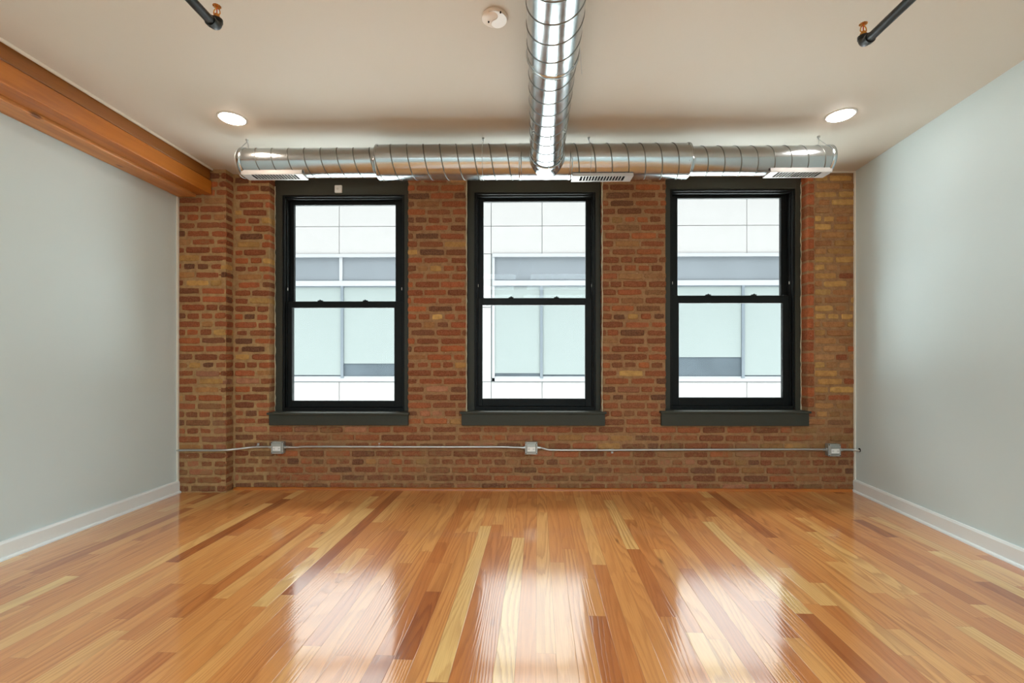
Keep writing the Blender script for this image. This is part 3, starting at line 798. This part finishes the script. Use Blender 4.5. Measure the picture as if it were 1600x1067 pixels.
# ------------------------------------------------------------------ sprinkler branches
def sprinkler(px, py, sgn, label):
    zp = 2.37; c_ = onZ(px, py, zp)
    e = empty('sprinkler_pipe', tuple(c_), label, 'sprinkler pipe')
    back = -Vector((0.03, 1, 0)).normalized()
    mb = MB(); mb.tube([c_ + back * 0.02, c_ + back * 4.2], 0.0168, 24); mb.build('pipe', M['pipe'], e)
    mb = MB(); el = []
    for k in range(7):
        a_ = PI / 2 * k / 6; el.append(c_ + back * (0.022 * (1 - math.sin(a_))) + UP * (0.022 * (1 - math.cos(a_))))
    mb.tube([c_ + back * 0.034] + el + [c_ + UP * 0.028], [0.0183] * (len(el) + 2), 20)
    mb.tube([c_ + back * 0.040, c_ + back * 0.026], 0.0208, 20); mb.tube([c_ + UP * 0.020, c_ + UP * 0.032], 0.0205, 20)
    mb.build('elbow', M['pipe'], e)
    mb = MB(); b0 = c_ + UP * 0.032
    mb.tube([b0, b0 + UP * 0.012], 0.0125, 6, smooth=False); mb.tube([b0 + UP * 0.012, b0 + UP * 0.018], 0.009, 16)
    for s_ in (-1, 1): mb.tube([b0 + UP * 0.016 + RGT * s_ * 0.006, b0 + UP * 0.022 + RGT * s_ * 0.0125, b0 + UP * 0.034 + RGT * s_ * 0.0105, b0 + UP * 0.045], 0.0022, 8)
    mb.tube([b0 + UP * 0.043, b0 + UP * 0.050], 0.004, 10)
    h_ = mb.build('sprinkler_head', M['brass'], e); tag(h_, 'brass upright head')
    mb = MB(); n = 24; vs = []
    for k in range(n):
        a_ = 2 * PI * k / n; r2 = 0.0155 if k % 2 else 0.0125
        vs += [b0 + UP * 0.050 + Vector((math.cos(a_), math.sin(a_), 0)) * r2 - UP * 0.002, b0 + UP * 0.0512 + Vector((math.cos(a_), math.sin(a_), 0)) * r2 * 0.95]
    vs += [b0 + UP * 0.049, b0 + UP * 0.053]
    fs = []
    for k in range(n):
        k2 = (k + 1) % n; fs += [(2 * k, 2 * k2, 2 * k2 + 1, 2 * k + 1), (2 * n, 2 * k2, 2 * k), (2 * n + 1, 2 * k + 1, 2 * k2 + 1)]
    mb.add(vs, fs); d_ = mb.build('deflector', M['brass'], None); d_.parent = h_
    mb = MB(); mb.tube([b0 + UP * 0.018, b0 + UP * 0.043], 0.0018, 8); d_ = mb.build('bulb', M['bulb'], None); d_.parent = h_
sprinkler(339, 43, -1, 'black sprinkler pipe with brass head near the ceiling on the left')
sprinkler(1349, 69, 1, 'black sprinkler pipe with brass head near the ceiling on the right')

# ------------------------------------------------------------------ conduit and outlets
def outlet(px, py, label):
    x_, z_ = PX(px, -0.03), PZ(py, -0.045)
    e = empty('outlet_box', (x_, 0, z_ - 0.05), label, 'electrical outlet')
    mb = MB(); mb.box(x_ - 0.050, x_ + 0.050, -0.044, -0.001, z_ - 0.050, z_ + 0.050); mb.build('box', M['box'], e, bevel=0.004)
    mb = MB(); mb.box(x_ - 0.051, x_ + 0.051, -0.047, -0.044, z_ - 0.051, z_ + 0.051)
    vs = []
    for h_, y_ in ((0.041, -0.047), (0.036, -0.054)): vs += [(x_ - h_, y_, z_ - h_), (x_ + h_, y_, z_ - h_), (x_ + h_, y_, z_ + h_), (x_ - h_, y_, z_ + h_)]
    mb.add(vs, [(0, 1, 5, 4), (1, 2, 6, 5), (2, 3, 7, 6), (3, 0, 4, 7), (4, 5, 6, 7)])
    cv = mb.build('cover', M['box'], e, bevel=0.002)
    mb = MB(); mb.box(x_ - 0.033, x_ + 0.033, -0.058, -0.053, z_ - 0.0235, z_ + 0.012)
    rc = mb.build('receptacle', M['white'], e, bevel=0.003, seg=3); tag(rc, 'white duplex receptacle')
    for dx in (-0.017, 0.017):
        mb = MB()
        for dz in (-0.010, -0.001): mb.box(x_ + dx - 0.004, x_ + dx + 0.004, -0.0583, -0.0575, z_ + dz - 0.0012, z_ + dz + 0.0008)
        mb.box(x_ + dx * 1.5 - 0.002, x_ + dx * 1.5 + 0.002, -0.0583, -0.0575, z_ - 0.0075, z_ - 0.0035)
        s_ = mb.build('socket', M['dark'], None); s_.parent = rc
    for dx in (-1, 1):
        for dz in (-1, 1):
            mb = MB(); mb.tube([(x_ + dx * 0.0445, -0.0505, z_ + dz * 0.0445), (x_ + dx * 0.0445, -0.047, z_ + dz * 0.0445)], 0.0035, 10); mb.build('screw', M['dark'], e)
    return x_, z_
b1 = outlet(434.5, 700.3, 'metal outlet box with white sockets on the brick below the left window')
b2 = outlet(830, 700.3, 'metal outlet box with white sockets on the brick below the middle window')
b3 = outlet(1302, 702.3, 'metal outlet box with white sockets on the brick beside the right wall')
def cpt(px, py, Y=-0.016): q = onY(px, py, Y); return (q.x, Y, q.z)
def smoothpts(P_, n=6):
    out = []
    P_ = [Vector(q) for q in P_]
    for i in range(len(P_) - 1):
        a0 = P_[max(i - 1, 0)]; a1 = P_[i]; a2 = P_[i + 1]; a3 = P_[min(i + 2, len(P_) - 1)]
        for k in range(n):
            t = k / n; t2 = t * t; t3 = t2 * t
            out.append(0.5 * ((2 * a1) + (-a0 + a2) * t + (2 * a0 - 5 * a1 + 4 * a2 - a3) * t2 + (-a0 + 3 * a1 - 3 * a2 + a3) * t3))
    out.append(P_[-1]); return out
def conduit(P_, straps, conns, label):
    e = empty('conduit', P_[0], label, 'conduit')
    mb = MB(); mb.tube(smoothpts(P_, 8), 0.0092, 16); mb.build('tube', M['steel'], e)
    for (q, ax) in conns:
        mb = MB(); q = Vector(q); mb.tube([q, q + ax * 0.010], 0.0165, 8, smooth=False); mb.tube([q + ax * 0.010, q + ax * 0.030], 0.0125, 16); mb.build('connector', M['steel'], e)
    for q, tab in straps:
        mb = MB(); x_, y_, z_ = q
        arc = [(x_, y_ + math.cos(a_) * 0.0108, z_ + math.sin(a_) * 0.0108) for a_ in [PI / 2 + PI * k / 10 for k in range(11)]]
        vs = []
        for w2 in (-0.009, 0.009):
            vs += [(x_ + w2, 0.0, z_ + 0.030 * tab)] + [(x_ + w2, y_, z_ + 0.0108 * tab)] + [(x_ + w2, b_, z_ + (c_ - z_) * tab) for a_, b_, c_ in arc] + [(x_ + w2, 0.0, z_ - 0.0108 * tab)]
        vs = []
        path = [(y_ + 0.014, 0.030), (y_ + 0.012, 0.0125)] + [(b_, c_ - z_) for a_, b_, c_ in arc] + [(y_ + 0.012, -0.0108)]
        for w2 in (-0.009, 0.009):
            for b_, c_ in path: vs.append((x_ + w2, b_, z_ + c_ * tab))
        n = len(path); mb.add(vs, [(k, k + 1, n + k + 1, n + k) for k in range(n - 1)])
        mb.tube([(x_, y_ + 0.006, z_ + 0.022 * tab), (x_, y_ + 0.014, z_ + 0.022 * tab)], 0.004, 8)
        s_ = mb.build('strap', M['steel'], e); so = s_.modifiers.new('thick', 'SOLIDIFY'); so.thickness = 0.0012
YP = -0.112
def cp2(px, py): return cpt(px, py, YP)
lx_ = LX(YP)
c0 = [(lx_ - 0.004, YP, cp2(276, 703.5)[2]), cp2(300, 703.3), cp2(330, 703.6), cpt(350, 703.3, YP - 0.003), cpt(366, 702, -0.085), cpt(380, 700.4, -0.045), cpt(392, 699, -0.022), cpt(402, 698.4), (b1[0] - 0.075, -0.020, b1[1] + 0.002), (b1[0] - 0.050, -0.022, b1[1])]
conduit(c0, [(cpt(402, 698.4), 1)], [((b1[0] - 0.050, -0.022, b1[1]), Vector((-1, 0, 0)))], 'short steel conduit from the left wall over the pilaster to the first outlet')
c1 = [(b1[0] + 0.050, -0.022, b1[1]), (b1[0] + 0.085, -0.021, b1[1]), cpt(465, 698.8), cpt(482, 697.9), cpt(592, 698.2), cpt(690, 698.4), cpt(780, 698.3), cpt(800, 698.9), (b2[0] - 0.075, -0.021, b2[1] + 0.001), (b2[0] - 0.050, -0.022, b2[1])]
conduit(c1, [(cpt(592, 698.2), 1)], [((b1[0] + 0.050, -0.022, b1[1]), Vector((1, 0, 0))), ((b2[0] - 0.050, -0.022, b2[1]), Vector((-1, 0, 0)))], 'long steel conduit on the brick between the left and middle outlets')
c2 = [(b2[0] + 0.050, -0.022, b2[1]), (b2[0] + 0.080, -0.021, b2[1]), cpt(853, 701.8), cpt(866, 703), cpt(935, 703.2), cpt(1060, 702.8), cpt(1180, 702.4), cpt(1270, 702.2), (b3[0] - 0.050, -0.022, b3[1])]
conduit(c2, [(cpt(957, 703.2), -1)], [((b2[0] + 0.050, -0.022, b2[1]), Vector((1, 0, 0))), ((b3[0] - 0.050, -0.022, b3[1]), Vector((-1, 0, 0)))], 'long steel conduit on the brick between the middle and right outlets')
yr = -0.022
c3 = [(b3[0] + 0.050, yr, b3[1]), (b3[0] + 0.09, yr, b3[1] + 0.001), (RX(-0.035) - 0.03, -0.030, b3[1]), (RX(-0.06) + 0.004, -0.06, b3[1] - 0.002)]
conduit(c3, [], [((b3[0] + 0.050, yr, b3[1]), Vector((1, 0, 0)))], 'stub of steel conduit from the right outlet into the right wall')
mb = MB(); q = Vector((RX(-0.06), -0.06, b3[1] + 0.004)); nrm = Vector((-1, RW_S, 0)).normalized(); mb.tube([q - nrm * 0.001, q + nrm * 0.0012], 0.017, 16)
ho = mb.build('wall_hole', M['dark']); tag(ho, 'dark ragged hole in the right wall where the conduit enters', 'hole')

# ------------------------------------------------------------------ building across the street
FY = 14.0
def FP(x, y): q = onY(x, y, FY); return q.x, q.z
bld = empty('office_building', (2, FY, -1.6), 'white panelled office building with pale green ribbon windows seen through the windows', 'building')
FT = 7.52
XS0, XS1 = FP(-900, 0)[0], FP(2500, 0)[0]
def xz(v_): return FP(v_, HY)[0]
def zz(v_): return onY(835, v_, FY).z
mb = MB(); mb.box(XS0, XS1, FY + 0.06, FY + 0.5, -1.6, FT - 0.03); mb.box(XS0, XS1, FY + 0.5, FY + 6, -1.6, FT - 0.03)
mb.build('backing_wall', M['joint'], bld)
cols = [xz(v_) for v_ in (-900, -740, -580, -430, -270, -110, 50, 210, 370, 530, 690, 767.5, 847, 1007, 1167, 1327, 1487, 1647, 1807, 1967, 2127, 2287, 2500)]
def panels(c0_, c1_, z0, z1, mb):
    g = 0.022
    for i in range(len(cols) - 1):
        a_, b_ = max(cols[i], c0_), min(cols[i + 1], c1_)
        if b_ - a_ > 0.1: mb.box(a_ + g / 2, b_ - g / 2, FY, FY + 0.06, z0 + g / 2, z1 - g / 2)
mb = MB()
panels(XS0, XS1, zz(353), FT, mb); panels(XS0, XS1, zz(396.5), zz(353), mb)
panels(XS0, XS1, -1.6, zz(596.5), mb); 
panels(xz(690), xz(767.5), zz(480), zz(396.5), mb); panels(xz(690), xz(767.5), zz(596.5), zz(480), mb)
mb.build('wall_panels', M['panel'], bld)
def ribbon(x0, x1, mull_top, mull_low, blinds):
    X0, X1 = xz(x0), xz(x1); zt, zb = zz(396.5), zz(596.5)
    f_ = empty('ribbon_window', (0, 0, 0)); del f_
    mb = MB()
    mb.box(X0, X1, FY - 0.06, FY + 0.06, zz(401.5), zt); mb.box(X0, X1, FY - 0.03, FY + 0.06, zb + 0.012, zz(590.5))
    mb.box(X0, X0 + 0.1, FY - 0.03, FY + 0.06, zb, zt); mb.box(X1 - 0.1, X1, FY - 0.03, FY + 0.06, zb, zt)
    mb.box(X0, X1, FY - 0.05, FY + 0.06, zz(446.5), zz(438.5))
    for m_ in mull_top: mb.box(xz(m_) - 0.06, xz(m_) + 0.06, FY - 0.03, FY + 0.06, zz(438.5), zt)
    fr = mb.build('window_frame', M['fframe'], bld)
    mb = MB()
    for m_ in mull_low: mb.box(xz(m_) - 0.055, xz(m_) + 0.055, FY - 0.05, FY + 0.055, zz(590.5), zz(446.5))
    mb.box(X0 + .1, X1 - .1, FY - 0.02, FY + 0.05, zz(448.3), zz(446.5))
    mb.build('mullions', M['fmull'], bld)
    mb = MB(); mb.box(X0 + 0.1, X1 - 0.1, FY + 0.02, FY + 0.05, zz(438.5), zz(401.5)); mb.build('upper_pane', M['fpane'], bld)
    mb = MB(); mb.box(X0 + 0.1, X1 - 0.1, FY + 0.03, FY + 0.05, zz(590.5), zz(446.5)); mb.build('clear_pane', M['fdark'], bld)
    xs = [x0 + 4] + list(mull_low) + [x1 - 4]
    for i in range(len(xs) - 1):
        lo = blinds.get(i, 586)
        mb = MB(); mb.box(xz(xs[i]), xz(xs[i + 1]), FY + 0.005, FY + 0.02, zz(lo), zz(448.3)); mb.build('frosted_pane', M['fblind'], bld)
        mb = MB(); 
        if lo < 588: mb.box(xz(xs[i]), xz(xs[i + 1]), FY - 0.01, FY + 0.02, zz(590.5), zz(588)) 
        if mb.v: mb.build('bottom_rail', M['fframe'], bld)
ribbon(60, 692, [219, 377, 533], [220, 378, 535], {3: 568})
ribbon(769, 1700, [], [846, 1003, 1160.5, 1318, 1475], {0: 583, 1: 585, 2: 558})
mb = MB(); mb.box(XS0, XS1, 0.32, FY - 0.01, -1.6, -1.4); mb.build('bounce_reflector', M['bounce'], kind='structure')  # unseen white slab added to bounce daylight up onto the ceiling
